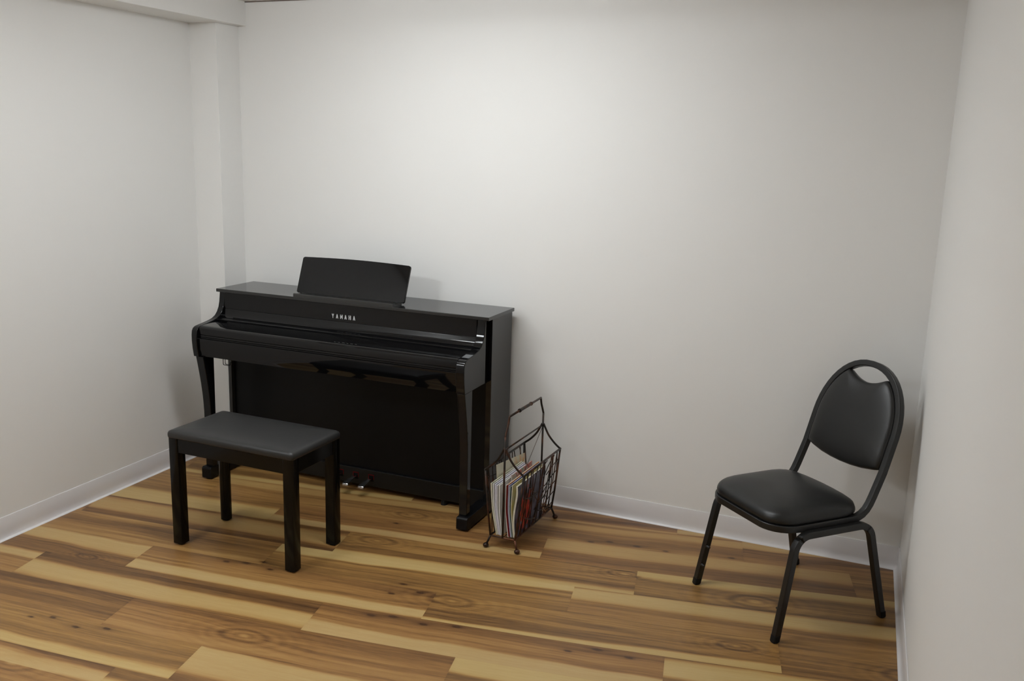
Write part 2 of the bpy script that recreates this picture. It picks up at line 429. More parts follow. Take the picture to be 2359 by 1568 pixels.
for row in range(-3, 31):
    j0 = JOINT.get(row)
    if j0 is None: j0 = float(np.random.RandomState(row+50).uniform(0, PL))
    for idx in range(-4, 4):
        u0 = j0 + idx*PL; u1 = u0+PL
        vc = -(row+0.5)*0.194-0.24
        xc0, xc1 = u0*CT-vc*ST, u1*CT-vc*ST; yc0, yc1 = u0*ST+vc*CT, u1*ST+vc*CT
        if xc1 < -0.75 or xc0 > 3.75 or max(yc0, yc1) < YF-0.3 or min(yc0, yc1) > 0.3: continue
        hi = row <= 10
        nu, nt = (110, 62) if hi else (24, 14)
        X, Y, tn, hu, uu, vv = plank(row, idx, u0, u1, nu, nt)
        n0, n1 = X.shape
        ids = off + np.arange(n0*n1).reshape(n0, n1)
        q = np.stack([ids[:-1, :-1], ids[:-1, 1:], ids[1:, 1:], ids[1:, :-1]], -1).reshape(-1, 4)
        xx, yy = X.ravel(), Y.ravel()
        inside = (yy < 0.03) & (yy > YF-0.03) & (xx > LX + LA*(-yy) - 0.03) & (xx < WX+0.0436*(-yy)+0.03)
        keep = inside[q-off].all(1)
        allf.append(q[keep]); allv.append(np.stack([xx, yy, np.zeros_like(xx)], 1))
        alltone.append(tn.ravel()); allhue.append(hu.ravel()); alluv.append(np.stack([uu.ravel(), vv.ravel()], 1))
        off += n0*n1
Vv = np.concatenate(allv); Ff = np.concatenate(allf); Tn = np.concatenate(alltone); Hu = np.concatenate(allhue); Uv = np.concatenate(alluv)
used = np.zeros(len(Vv), bool); used[Ff.ravel()] = True
remap = np.cumsum(used)-1; Vv = Vv[used]; Tn = Tn[used]; Hu = Hu[used]; Uv = Uv[used]; Ff = remap[Ff]
# orient the faces upwards
p0, p1, p2 = Vv[Ff[0, 0]], Vv[Ff[0, 1]], Vv[Ff[0, 2]]
if np.cross(p1-p0, p2-p1)[2] < 0: Ff = Ff[:, ::-1].copy()
me = bpy.data.meshes.new('floor')
me.vertices.add(len(Vv)); me.vertices.foreach_set('co', Vv.astype(np.float32).ravel())
me.loops.add(Ff.size); me.loops.foreach_set('vertex_index', Ff.astype(np.int32).ravel())
me.polygons.add(len(Ff)); me.polygons.foreach_set('loop_start', np.arange(0, Ff.size, 4, dtype=np.int32))
me.update(calc_edges=True)
at = me.attributes.new('tone', 'FLOAT', 'POINT'); at.data.foreach_set('value', Tn.astype(np.float32))
at = me.attributes.new('plank_hue', 'FLOAT', 'POINT'); at.data.foreach_set('value', Hu.astype(np.float32))
at = me.attributes.new('grain', 'FLOAT_VECTOR', 'POINT')
at.data.foreach_set('vector', np.concatenate([Uv, np.zeros((len(Uv), 1))], 1).astype(np.float32).ravel())
def floor_mat():
    m = mat('vinyl_plank_floor', (0.4, 0.25, 0.1), 0.38, spec=0.42)
    nt = m.node_tree; b = nt.nodes['Principled BSDF']; N = nt.nodes.new; L = nt.links.new
    a1 = N('ShaderNodeAttribute'); a1.attribute_name = 'tone'
    a2 = N('ShaderNodeAttribute'); a2.attribute_name = 'grain'
    a3 = N('ShaderNodeAttribute'); a3.attribute_name = 'plank_hue'
    mp = N('ShaderNodeMapping'); mp.inputs['Scale'].default_value = (14, 420, 1)
    n1 = N('ShaderNodeTexNoise'); n1.inputs['Scale'].default_value = 1.0; n1.inputs['Detail'].default_value = 3
    L(a2.outputs['Vector'], mp.inputs['Vector']); L(mp.outputs[0], n1.inputs['Vector'])
    ma = N('ShaderNodeMath'); ma.operation = 'MULTIPLY_ADD'; ma.inputs[1].default_value = 0.36
    sb = N('ShaderNodeMath'); sb.operation = 'SUBTRACT'; sb.inputs[1].default_value = 0.5
    L(n1.outputs['Fac'], sb.inputs[0]); L(sb.outputs[0], ma.inputs[0]); L(a1.outputs['Fac'], ma.inputs[2])
    r = N('ShaderNodeValToRGB'); cr_ = r.color_ramp; cr_.interpolation = 'LINEAR'
    stops = [(0.0, (0.070, 0.031, 0.012)), (0.18, (0.160, 0.078, 0.027)), (0.42, (0.315, 0.162, 0.050)), (0.62, (0.41, 0.235, 0.077)),
             (0.80, (0.47, 0.305, 0.112)), (1.0, (0.525, 0.37, 0.158))]
    els = cr_.elements
    els[0].position = stops[0][0]; els[0].color = (*stops[0][1], 1)
    els[1].position = stops[-1][0]; els[1].color = (*stops[-1][1], 1)
    for p, c in stops[1:-1]:
        e = els.new(p); e.color = (*c, 1)
    L(ma.outputs[0], r.inputs[0])
    hs = N('ShaderNodeHueSaturation')
    h1 = N('ShaderNodeMath'); h1.operation = 'MULTIPLY_ADD'; h1.inputs[1].default_value = 0.006; h1.inputs[2].default_value = 0.5
    v1 = N('ShaderNodeMath'); v1.operation = 'MULTIPLY_ADD'; v1.inputs[1].default_value = 0.06; v1.inputs[2].default_value = 1.0
    L(a3.outputs['Fac'], h1.inputs[0]); L(a3.outputs['Fac'], v1.inputs[0])
    L(h1.outputs[0], hs.inputs['Hue']); L(v1.outputs[0], hs.inputs['Value']); L(r.outputs[0], hs.inputs['Color'])
    L(hs.outputs[0], b.inputs['Base Color'])
    bp = N('ShaderNodeBump'); bp.inputs['Strength'].default_value = 0.06; bp.inputs['Distance'].default_value = 0.001
    L(n1.outputs['Fac'], bp.inputs['Height']); L(bp.outputs[0], b.inputs['Normal'])
    return m
structure(link('floor', me, floor_mat()))

# ---------------------------------------------------------------- digital piano
PG, PA = 0.0551, 0.010469
piano = empty('digital_piano', (0, -PG, 0), PA, 'polished black upright digital piano with raised music rest, standing against the back wall', 'piano')
PW = 1.461
L_ = box_obj('lid', (0.0, PW, -0.285, 0.0, 0.911, 0.927), M_LID, piano, bevel=0.0022)
def arm(x0, x1):
    prof = [(-0.262, 0.910), (-0.265, 0.885), (-0.269, 0.860), (-0.276, 0.836), (-0.288, 0.815), (-0.304, 0.799), (-0.326, 0.788), (-0.352, 0.782),
            (-0.385, 0.777), (-0.420, 0.773), (-0.446, 0.769), (-0.460, 0.762), (-0.468, 0.750), (-0.471, 0.730), (-0.471, 0.700), (-0.468, 0.665), (-0.461, 0.624),
            (-0.230, 0.624), (-0.230, 0.910)]
    bm = bmesh.new(); extrude_x(bm, prof, x0, x1)
    return bm_obj('side_arm', bm, M_GLOSS, piano, bevel=0.003, auto=30)
arm(0.002, 0.033); arm(1.397, 1.437)
# dark recess between arm and rear side
box_obj('side_filler', (1.397, 1.428, -0.232, -0.004, 0.624, 0.909), M_BLACKHOLE, piano)
box_obj('rear_side_panel', (1.428, 1.452, -0.222, -0.003, 0.012, 0.909), M_SATIN, piano, bevel=0.0015)
box_obj('rear_side_panel', (0.006, 0.024, -0.222, -0.003, 0.012, 0.909), M_SATIN, piano, bevel=0.0015)
box_obj('edge_strip', (1.4275, 1.4522, -0.2245, -0.2205, 0.012, 0.9085), M_GLOSS, piano)
box_obj('back_board', (0.024, 1.428, -0.012, -0.004, 0.04, 0.909), M_DULL, piano)
# front panel under the lid
fp = box_obj('front_panel', (0.034, 1.396, -0.268, -0.256, 0.829, 0.9105), M_GLOSS, piano, bevel=0.0015)
# lettering
def letters(word, x0, x1, z0, z1, y, parent, m):
    G = {  # strokes in a unit cell
     'Y': [((0, 1), (.5, .45)), ((1, 1), (.5, .45)), ((.5, .45), (.5, 0))],
     'A': [((0, 0), (.5, 1)), ((1, 0), (.5, 1)), ((.2, .3), (.8, .3))],
     'M': [((0, 0), (0, 1)), ((1, 0), (1, 1)), ((0, 1), (.5, .25)), ((1, 1), (.5, .25))],
     'H': [((0, 0), (0, 1)), ((1, 0), (1, 1)), ((0, .5), (1, .5))]}
    n = len(word); W_ = (x1-x0); cw = 0.0115; stp = (W_-cw)/(n-1); h = z1-z0; bm = bmesh.new()
    th = 0.0034
    for i, ch in enumerate(word):
        ox = x0+i*stp
        wd_ = cw*(1.12 if ch == 'M' else 1.0)
        for k, (a, b) in enumerate(G[ch]):
            t_ = th*(0.75 if k >= 2 else 1.0)
            ax, az = ox+th/2+a[0]*(wd_-th), z0+a[1]*h; bx, bz = ox+th/2+b[0]*(wd_-th), z0+b[1]*h
            horiz = abs(az-bz) < 1e-6
            if horiz: q = [(ax, az-t_/2), (bx, bz-t_/2), (bx, bz+t_/2), (ax, az+t_/2)]
            else: q = [(ax-t_/2, az), (ax+t_/2, az), (bx+t_/2, bz), (bx-t_/2, bz)]
            f = [bm.verts.new((px, y, pz)) for px, pz in q]; g = [bm.verts.new((px, y+0.0010, pz)) for px, pz in q]
            for j in range(4): bm.faces.new((f[j], f[(j+1) % 4], g[(j+1) % 4], g[j]))
            bm.faces.new(f); bm.faces.new(g[::-1])
    o = bm_obj('brand_lettering', bm, m, parent); o['label'] = 'silver capital lettering'
    return o
letters('YAMAHA', 0.655, 0.781, 0.8435, 0.8635, -0.2688, fp, M_SILVER)
# key lid: rises in a small cove under the panel, runs forward, rounds over at the front
prof = [(-0.258, 0.829), (-0.268, 0.829), (-0.2705, 0.822), (-0.273, 0.812), (-0.278, 0.800), (-0.286, 0.791), (-0.296, 0.7865), (-0.302, 0.784), (-0.305, 0.780),
        (-0.312, 0.779), (-0.36, 0.776), (-0.42, 0.7725), (-0.436, 0.771), (-0.446, 0.768), (-0.4525, 0.762), (-0.455, 0.752), (-0.455, 0.7335), (-0.449, 0.7325), (-0.449, 0.7300),
        (-0.4548, 0.7296), (-0.4552, 0.7225), (-0.449, 0.722), (-0.449, 0.7200), (-0.4550, 0.7196), (-0.4552, 0.7155), (-0.43, 0.7155), (-0.43, 0.745), (-0.258, 0.765)]
bm = bmesh.new(); extrude_x(bm, prof, 0.0345, 1.3955)
bm_obj('key_lid', bm, M_GLOSS, piano, auto=32)
# key slip below
prof = [(-0.43, 0.713), (-0.4582, 0.713), (-0.4592, 0.7118), (-0.459, 0.698), (-0.457, 0.66), (-0.4515, 0.640), (-0.449, 0.626), (-0.43, 0.622)]
bm = bmesh.new(); extrude_x(bm, prof, 0.034, 1.396)
bm_obj('key_slip', bm, M_GLOSS, piano, auto=32)
box_obj('key_bed', (0.024, 1.428, -0.432, -0.013, 0.626, 0.700), M_DULL, piano)
box_obj('kick_panel', (0.024, 1.428, -0.200, -0.188, 0.10, 0.626), M_DULL, piano)
pb = box_obj('pedal_box', (0.024, 1.428, -0.214, -0.186, 0.026, 0.108), M_PBOX, piano, bevel=0.003)
for px_ in (0.660, 0.745, 0.831):
    # felt-lined slot, lever and chrome tip
    box_obj('pedal_slot', (px_-0.013, px_+0.013, -0.2150, -0.2138, 0.052, 0.084), M_BLACKHOLE, pb)
    bm = bmesh.new(); box(bm, px_-0.015, px_+0.015, -0.2165, -0.2135, 0.083, 0.087); box(bm, px_-0.0155, px_-0.013, -0.2165, -0.2135, 0.062, 0.087)
    box(bm, px_+0.013, px_+0.0155, -0.2165, -0.2135, 0.062, 0.087)
    bm_obj('felt', bm, M_FELT, pb)['label'] = 'red felt lining of a pedal slot'
    pd = bmesh.new()
    secs = [(-0.216, 0.070, .008, .003), (-0.240, 0.068, .009, .003), (-0.265, 0.065, .0125, .003), (-0.290, 0.062, .0150, .003), (-0.305, 0.059, .0155, .0035), (-0.311, 0.055, .0148, .0045), (-0.313, 0.051, .0135, .004)]
    rings = []
    for (yy, zz, hw, hh) in secs:
        rings.append([pd.verts.new((px_+a*hw, yy, zz+b*hh)) for a, b in ((-1, -.6), (-.93, .7), (0, 1), (.93, .7), (1, -.6), (0, -1))])
    for A, B in zip(rings, rings[1:]):
        for j in range(6): pd.faces.new((A[j], A[(j+1) % 6], B[(j+1) % 6], B[j]))
    pd.faces.new(rings[0]); pd.faces.new(rings[-1][::-1])
    o = bm_obj('pedal', pd, M_PEDAL, piano, auto=60); o['label'] = 'chrome foot pedal'
# adjuster under the pedal box
bm = bmesh.new(); bmesh.ops.create_cone(bm, cap_ends=True, segments=20, radius1=0.016, radius2=0.013, depth=0.028, matrix=Matrix.Translation((1.215, -0.198, 0.014)))
bm_obj('adjuster_foot', bm, M_RUBBER, piano, auto=40)
# front legs with toe blocks
def pleg(x0, x1):
    prof = []
    top, bot = 0.624, 0.063
    for k in range(13):
        t = k/12; z = top+(bot-top)*t
        yf = -0.458 + 0.040*math.sin(min(t/0.55, 1)*math.pi/2)
        prof.append((yf, z))
    back = []
    for k in range(13):
        t = k/12; z = bot+(top-bot)*t
        yb = -0.382 - 0.004*(1-t) - 0.0
        back.append((yb, z))
    bm = bmesh.new(); extrude_x(bm, prof+back, x0, x1)
    return bm_obj('leg', bm, M_GLOSS, piano, bevel=0.0025, auto=30)
pleg(0.012, 0.055); pleg(1.398, 1.436)
def toe(x0, x1):
    prof = [(-0.440, 0.007), (-0.440, 0.056), (-0.434, 0.063), (-0.214, 0.063), (-0.214, 0.007)]
    bm = bmesh.new(); extrude_x(bm, prof, x0, x1)
    o = bm_obj('toe_block', bm, M_DULL, piano, bevel=0.003)
    for yy in (-0.415, -0.240):
        bm = bmesh.new(); bmesh.ops.create_cone(bm, cap_ends=True, segments=20, radius1=0.016, radius2=0.018, depth=0.0074, matrix=Matrix.Translation(((x0+x1)/2, yy, 0.0037)))
        bm_obj('foot_pad', bm, M_RUBBER, o)
toe(0.002, 0.056); toe(1.396, 1.450)
for xs in ((0.006, 0.024), (1.428, 1.452)):
    bm = bmesh.new(); box(bm, xs[0], xs[1], -0.20, -0.02, 0.0, 0.012); bm_obj('foot_pad', bm, M_RUBBER, piano)
# headphone hook
bm = bmesh.new()
sweep(bm, fillet([(0.125, -0.40, 0.628), (0.125, -0.40, 0.583), (0.165, -0.40, 0.583), (0.165, -0.40, 0.598)], 0.006, 5), circ(0.0016, 8))
sweep(bm, fillet([(0.125, -0.385, 0.628), (0.125, -0.385, 0.583), (0.165, -0.385, 0.583), (0.165, -0.385, 0.598)], 0.006, 5), circ(0.0016, 8))
sweep(bm, [(0.165, -0.40, 0.597), (0.165, -0.385, 0.597)], circ(0.0016, 8))
bm_obj('headphone_hook', bm, M_RUBBER, piano, smooth=True)
# music rest: ledge and tilted plate
ledge = bmesh.new()
extrude_x(ledge, [(-0.284, 0.927), (-0.284, 0.938), (-0.281, 0.9425), (-0.270, 0.9425), (-0.262, 0.9365), (-0.205, 0.9365), (-0.200, 0.927)], 0.452, 0.987)
mr = bm_obj('music_rest_ledge', ledge, M_SATIN, piano, auto=30)
bm = bmesh.new()
xa, xb = 0.418, 1.004; z0_, z1_ = 0.0, 0.176
outl = [(xa+0.006, z0_), (xb-0.006, z0_), (xb, z0_+0.006)]
outl += [(xb+0.0005, z1_-0.010), (xb-0.002, z1_-0.003), (xb-0.010, z1_)]
for k in range(1, 16):
    t = k/16; outl.append((xb-0.010-(xb-xa-0.020)*t, z1_+0.006*math.sin(math.pi*t)))
outl += [(xa+0.010, z1_), (xa+0.002, z1_-0.003), (xa-0.0005, z1_-0.010), (xa, z0_+0.006)]
fa = [bm.verts.new((x, -0.0055, z)) for x, z in outl]; fb = [bm.verts.new((x, 0.0055, z)) for x, z in outl]
n = len(outl)
for i in range(n): bm.faces.new((fa[i], fa[(i+1) % n], fb[(i+1) % n], fb[i]))
bm.faces.new(fa[::-1]); bm.faces.new(fb)
pl_ = bm_obj('music_rest', bm, M_GLOSS, piano, bevel=0.002)
tilt = math.atan2(0.062, 0.163)
pl_.location = (0, -0.206, 0.9335); pl_.rotation_euler = (-tilt, 0, 0)
for xx in (0.55, 0.87):
    bm = bmesh.new(); sweep(bm, [(xx, -0.150, 1.04), (xx, -0.095, 0.930)], rrect(0.02, 0.005, 0.002, 2), upv=(1, 0, 0))
    bm_obj('rest_strut', bm, M_RUBBER, piano)

# ---------------------------------------------------------------- piano bench
bench = empty('piano_bench', (0.727, -0.975, 0), 0.0, 'black piano bench with padded vinyl top in front of the piano', 'bench')
hx, hy = 0.302, 0.160
out = [(p[0], p[1]) for p in rrect(2*(hx+0.004), 2*(hy+0.004), 0.012, 5)]
bm = bmesh.new()
lv = [(1.0, 0.463), (1.004, 0.467), (1.006, 0.474), (1.003, 0.482), (0.990, 0.4885), (0.965, 0.4925), (0.92, 0.4955), (0.84, 0.498), (0.70, 0.500), (0.45, 0.5015), (0.2, 0.502)]
cushion(bm, out, lv, lambda x, y, z: (x, y, z))
bm_obj('seat', bm, M_BENCHSEAT, bench, smooth=True)
lw = 0.044
for sx in (-1, 1):
    for sy in (-1, 1):
        bm = bmesh.new(); cx_, cy_ = sx*(hx-lw/2), sy*(hy-lw/2)
        if sx == -1 and sy == 1:
            pr = rrect(0.046, 0.046, 0.021, 6)
        else: pr = rrect(lw, lw, 0.002, 2)
        a = [bm.verts.new((cx_+p[0], cy_+p[1], 0.006)) for p in pr]; b = [bm.verts.new((cx_+p[0], cy_+p[1], 0.4635)) for p in pr]
        nn = len(pr)
        for i in range(nn): bm.faces.new((a[i], a[(i+1) % nn], b[(i+1) % nn], b[i]))
        bm.faces.new(a[::-1]); bm.faces.new(b)
        lg = bm_obj('leg', bm, M_BENCH, bench, auto=40)
        bm = bmesh.new(); bmesh.ops.create_cone(bm, cap_ends=True, segments=20, radius1=0.015, radius2=0.015, depth=0.0065, matrix=Matrix.Translation((cx_, cy_, 0.00325)))
        bm_obj('foot_pad', bm, M_RUBBER, lg)
ah = (0.402, 0.4635)
for sy in (-1, 1):
    y_ = sy*(hy-0.012); box_obj('apron', (-hx+lw, hx-lw, y_-0.009, y_+0.009, *ah), M_BENCH, bench, bevel=0.001)
for sx in (-1, 1):
    x_ = sx*(hx-0.012); box_obj('apron', (x_-0.009, x_+0.009, -hy+lw, hy-lw, *ah), M_BENCH, bench, bevel=0.001)

# ---------------------------------------------------------------- chair
CANG = math.radians(-42.5)
chair = empty('banquet_chair', (2.8005, -0.4795, 0), CANG, 'black metal framed chair with padded vinyl seat and round back in the right corner', 'chair')
HWX = 0.196     # half width to tube centre
BP = lambda z: 0.193 + 0.305*(z-0.5)
# continuous tube: seat rim and back hoop
half = [(0, -0.247, 0.393), (0.115, -0.247, 0.393)]
for k in range(1, 8):
    a = math.radians(-90+90*k/7); half.append((0.108+0.088*math.cos(a), -0.159+0.088*math.sin(a), 0.393))
half += [(HWX, -0.08, 0.393), (HWX, 0.03, 0.393), (HWX, 0.085, 0.393)]
# bend upwards
for (yy, zz) in ((0.108, 0.396), (0.129, 0.405), (0.147, 0.420), (0.160, 0.439), (0.1720, 0.464), (0.183, 0.490)): half.append((HWX, yy, zz))
zs = 0.67
half += [(HWX, BP(0.55), 0.55), (HWX, BP(0.61), 0.61), (HWX, BP(zs), zs)]
for k in range(1, 13):
    a = math.radians(90*k/12); zz = zs+0.225*math.sin(a); xx = HWX*(math.cos(a)**0.92 if k < 12 else 0)
    half.append((xx, BP(zz), zz))
loop = half + [(-x, y, z) for x, y, z in half[1:-1][::-1]]
# keep one consistent frame: width axis lies across the hoop plane
P = [Vector(p) for p in loop]; n = len(P)
bm = bmesh.new(); rings = []
for i in range(n):
    t = (P[(i+1) % n]-P[i-1]).normalized()
    # axis normal to the local plane of the loop (vertical for the rim, back-plane normal for the hoop)
    f = min(max((P[i].z-0.393)/(0.49-0.393), 0), 1)
    ang = f*math.radians(90-17.0)
    nrm = Vector((0, -math.sin(ang), math.cos(ang)))
    nrm = (nrm - t*nrm.dot(t)).normalized(); sd = t.cross(nrm).normalized()
    sect = rrect(0.023, 0.025, 0.0035, 3)
    rings.append([bm.verts.new(P[i]+sd*a+nrm*b) for a, b in sect])
k = len(rings[0])
for i in range(n):
    A = rings[i]; B = rings[(i+1) % n]
    for j in range(k): bm.faces.new((A[j], A[(j+1) % k], B[(j+1) % k], B[j]))
weighted(bm_obj('frame', bm, M_CHFRAME, chair, smooth=True))
# side legs: one inverted U on each side
def side_u(sx):
    X = sx*0.2185; XF = sx*0.232
    top = 0.374
    pth = [(XF, -0.2435, 0.007), (X, -0.176, top), (X, 0.148, top-0.0), (XF, 0.2435, 0.007)]
    path = fillet(pth, 0.062, 8)
    def piece(name, pts):
        bm = bmesh.new(); tube_fixed(bm, pts, 0.0245, 0.025, 0.0035, lambda i, p, t: Vector((1, 0, 0)))
        return weighted(bm_obj(name, bm, M_CHFRAME, chair, smooth=True))
    # split in three: front leg, rail, rear leg
    i1 = 5; i2 = len(path)-6
    a = piece('leg', path[:i1+1]); piece('side_rail', path[i1:i2+1]); b = piece('leg', path[i2:])
    for o, (x, y) in ((a, (XF, -0.2445)), (b, (XF, 0.2445))):
        bm = bmesh.new(); dy_ = -0.006 if y < 0 else 0.006
        r0 = [bm.verts.new((x+p[0]*0.80, y+dy_*0.2+p[1]*0.80, 0.0)) for p in rrect(0.0255, 0.026, 0.006, 3)]
        r1 = [bm.verts.new((x+p[0], y+p[1], 0.005)) for p in rrect(0.0255, 0.0265, 0.0045, 3)]
        r2_ = [bm.verts.new((x+p[0]-(0.0004 if x > 0 else -0.0004), y+p[1]-dy_*0.6, 0.026)) for p in rrect(0.0257, 0.0266, 0.0042, 3)]
        for A, B in ((r0, r1), (r1, r2_)):
            for j in range(len(A)): bm.faces.new((A[j], A[(j+1) % len(A)], B[(j+1) % len(A)], B[j]))
        bm.faces.new(r0[::-1]); bm.faces.new(r2_)
        bm_obj('glide', bm, M_RUBBER, o, auto=40)
for s in (1, -1): side_u(s)
# stacking bumpers: small studs on the legs
for (x, y, z, m_) in ((0.209, 0.212, 0.150, M_CHROME), (-0.208, -0.219, 0.160, M_CHFRAME), (0.209, -0.222, 0.11, M_CHFRAME), (-0.211, -0.235, 0.085, M_CHFRAME)):
    bm = bmesh.new(); bmesh.ops.create_cone(bm, cap_ends=True, segments=12, radius1=0.007, radius2=0.004, depth=0.016, matrix=Matrix.Translation((x, y, z)) @ Matrix.Rotation(math.radians(-90 if x > 0 else 90), 4, 'Y'))
    o = bm_obj('stud', bm, m_, chair, auto=40)
    if m_ is M_CHROME: o['label'] = 'shiny metal stud'
# cross bars under the seat
for yy in (-0.12, 0.10):
    box_obj('cross_bar', (-0.212, 0.212, yy-0.011, yy+0.011, 0.366, 0.3815), M_CHFRAME, chair, bevel=0.002)
# seat pad
so = []
so += [(0.0, -0.250), (0.06, -0.250), (0.11, -0.249)]
for k_ in range(1, 8):
    a = math.radians(-90+90*k_/7); so.append((0.110+0.088*math.cos(a), -0.161+0.088*math.sin(a)))
so += [(0.199, -0.12), (0.199, -0.06), (0.200, 0.0), (0.200, 0.040), (0.195, 0.078), (0.182, 0.106), (0.156, 0.126), (0.11, 0.137), (0.06, 0.142), (0.0, 0.144)]
so = so + [(-x, y) for x, y in so[1:-1][::-1]]
bm = bmesh.new()
lv = [(0.97, 0.404), (1.0, 0.4055), (1.012, 0.412), (1.016, 0.420), (1.010, 0.430), (0.990, 0.440), (0.95, 0.4485), (0.89, 0.4555), (0.80, 0.4615), (0.68, 0.466), (0.52, 0.470), (0.34, 0.472), (0.16, 0.473)]
def seat3(x, y, z):
    k_ = max(0.0, (z-0.42))/0.053
    # the seat falls away a little to the front (waterfall) and to the back
    fy = max(0.0, (-0.10-y)/0.15); by = max(0.0, (y-0.02)/0.11)
    return (x, y, z - 0.012*k_*fy*fy - 0.004*k_*by*by)
cushion(bm, so, lv, seat3, center=(0, -0.06))
bm_obj('seat', bm, M_CHSEAT, chair, smooth=True)
# back pad inside the hoop, in (x, z) of the back plane
po = []
for x_, z_ in ((-0.183, 0.556), (-0.150, 0.546), (-0.10, 0.536), (-0.05, 0.531), (0.0, 0.5295), (0.05, 0.531), (0.10, 0.536), (0.150, 0.546), (0.183, 0.556)): po.append((x_, z_))
po += [(0.1845, 0.60), (0.1845, 0.64), (0.1845, zs)]
for k_ in range(1, 9):
    a = math.radians(90*k_/12); po.append((0.1845*math.cos(a)**0.92, zs+0.2125*math.sin(a)))
# po[-1] about (0.098, 0.853)
xe, ze = po[-1]
po += [(xe-0.008, ze-0.001)]
for k_ in range(1, 12):
    t_ = k_/12; x_ = (xe-0.012)*(1-2*t_); po.append((x_, ze-0.001-0.026*math.sin(math.pi*t_)**0.8))
po += [(-xe+0.008, ze-0.001)]
for k_ in range(8, 0, -1):
    a = math.radians(90*k_/12); po.append((-0.1845*math.cos(a)**0.92, zs+0.2125*math.sin(a)))
po += [(-0.1845, zs), (-0.1845, 0.64), (-0.1845, 0.60)]
cz_ = 0.69
nb = Vector((0, -0.9565, 0.2917))
def back3(x, z, h):
    return Vector((x, BP(z), z)) + nb*h
bm = bmesh.new()
lv = [(0.94, -0.012), (1.0, -0.009), (1.004, 0.0), (1.0, 0.008), (0.985, 0.014), (0.955, 0.0185), (0.91, 0.0215), (0.84, 0.0245), (0.74, 0.0270), (0.6, 0.029), (0.42, 0.030), (0.2, 0.0305)]
cushion(bm, po, lv, back3, center=(0, cz_))
bm_obj('back_pad', bm, M_CHSEAT, chair, smooth=True)

# ---------------------------------------------------------------- magazine rack
RX, RY = 1.6645, -0.365
rack = empty('magazine_rack', (RX, RY, 0), -0.02, 'dark bronze wire magazine rack with tall handle beside the piano', 'rack')
ZB, ZT, ZC = 0.052, 0.338, 0.436
HLf = 0.200; bw, tw_ = 0.056, 0.087
wire = circ(0.0046, 8); thin = circ(0.0021, 6); thick = circ(0.0048, 8)
bm = bmesh.new()
sweep(bm, fillet([(-bw, -HLf, ZB), (bw, -HLf, ZB), (bw, HLf, ZB), (-bw, HLf, ZB)], 0.002, 2, closed=True), circ(0.0036, 8), closed=True)
sweep(bm, [(0, -HLf, ZB), (0, HLf, ZB)], circ(0.002, 6))
for k in range(1, 7):
    y = -HLf + 2*HLf*k/7; sweep(bm, [(-bw, y, ZB), (bw, y, ZB)], circ(0.0018, 6))
bm_obj('base_frame', bm, M_RACK, rack, smooth=True)
for s in (-1, 1):
    bm = bmesh.new()
    # corner posts and top rail of one long side
    for e in (-1, 1): sweep(bm, [(s*bw, e*HLf, ZB), (s*(bw+0.012), e*HLf, 0.14), (s*tw_, e*HLf, ZT)], wire)
    sweep(bm, [(s*tw_, -HLf-0.004, ZT), (s*tw_, HLf+0.004, ZT)], wire)
    bm_obj('side_frame', bm, M_RACK, rack, smooth=True)
    # woven random wires filling the side
    rnd = random.Random(11 if s > 0 else 5)
    bm = bmesh.new()
    def sp(u, t):  # u along, t up
        xx = s*(bw + (tw_-bw)*(t**0.9)) ; return Vector((xx, -HLf + 2*HLf*u, ZB+(ZT-ZB)*t))
    ends = []
    for k in range(17):
        u0_ = (k+0.5)/17 + rnd.uniform(-.02, .02); u1_ = u0_ + rnd.choice([-1, 1])*rnd.uniform(0.04, 0.17)
        u1_ = min(max(u1_, 0.02), 0.98)
        mid = (u0_+u1_)/2 + rnd.uniform(-.02, .02)
        pts = [sp(u0_, 0), sp(mid, 0.5), sp(u1_, 1)]
        pts[1] = pts[1] + Vector((s*rnd.uniform(0, .004), 0, 0))
        sweep(bm, smooth_path(pts, 5), thin)
    for k in range(11):
        t0 = rnd.uniform(0.06, 0.94); u0_ = rnd.uniform(0, 0.6); L2 = rnd.uniform(0.22, 0.42)
        t1 = min(max(t0 + rnd.uniform(-.25, .35), 0.03), 0.97)
        pts = [sp(u0_, t0), sp(u0_+L2/2, (t0+t1)/2 + rnd.uniform(-.05, .05)), sp(min(u0_+L2, 1), t1)]
        pts = [q + Vector((s*0.002, 0, 0)) for q in pts]
        sweep(bm, smooth_path(pts, 5), thin)
    for k in range(5):
        t0 = 0.12+0.18*k; a = sp(1, t0); b = sp(0.66, t0-0.12)
        sweep(bm, smooth_path([a, sp(0.84, t0-0.04), b], 5), thin)
    bm_obj('wire_weave', bm, M_RACK, rack, smooth=True)
for e in (-1, 1):
    bm = bmesh.new()
    sweep(bm, [(0, e*HLf, ZB), (0, e*HLf, 0.492)], wire)
    for s in (-1, 1):
        sweep(bm, smooth_path([(s*tw_, e*HLf, ZT), (s*0.058, e*HLf, 0.361), (s*0.030, e*HLf, 0.392), (s*0.012, e*HLf, 0.424), (s*0.003, e*HLf, ZC+0.006)], 5), wire)
    bm_obj('end_frame', bm, M_RACK, rack, smooth=True)
bm = bmesh.new()
sweep(bm, [(0, -HLf, ZC), (0, HLf, ZC)], circ(0.0034, 8))
bm_obj('cross_bar', bm, M_RACK, rack, smooth=True)
bm = bmesh.new()
sweep(bm, [(0, -HLf, ZC-0.004), (0, -0.012, 0.262), (0, HLf, ZC-0.004)], circ(0.0012, 6))
bm_obj('divider_wire', bm, M_RACK, rack, smooth=True)
bm = bmesh.new()
pth = [(0, -HLf, 0.488)] + smooth_path([(0, -HLf, 0.492), (0, -HLf+0.012, 0.515), (0, -HLf+0.026, 0.540), (0, -HLf+0.036, 0.570)], 5)
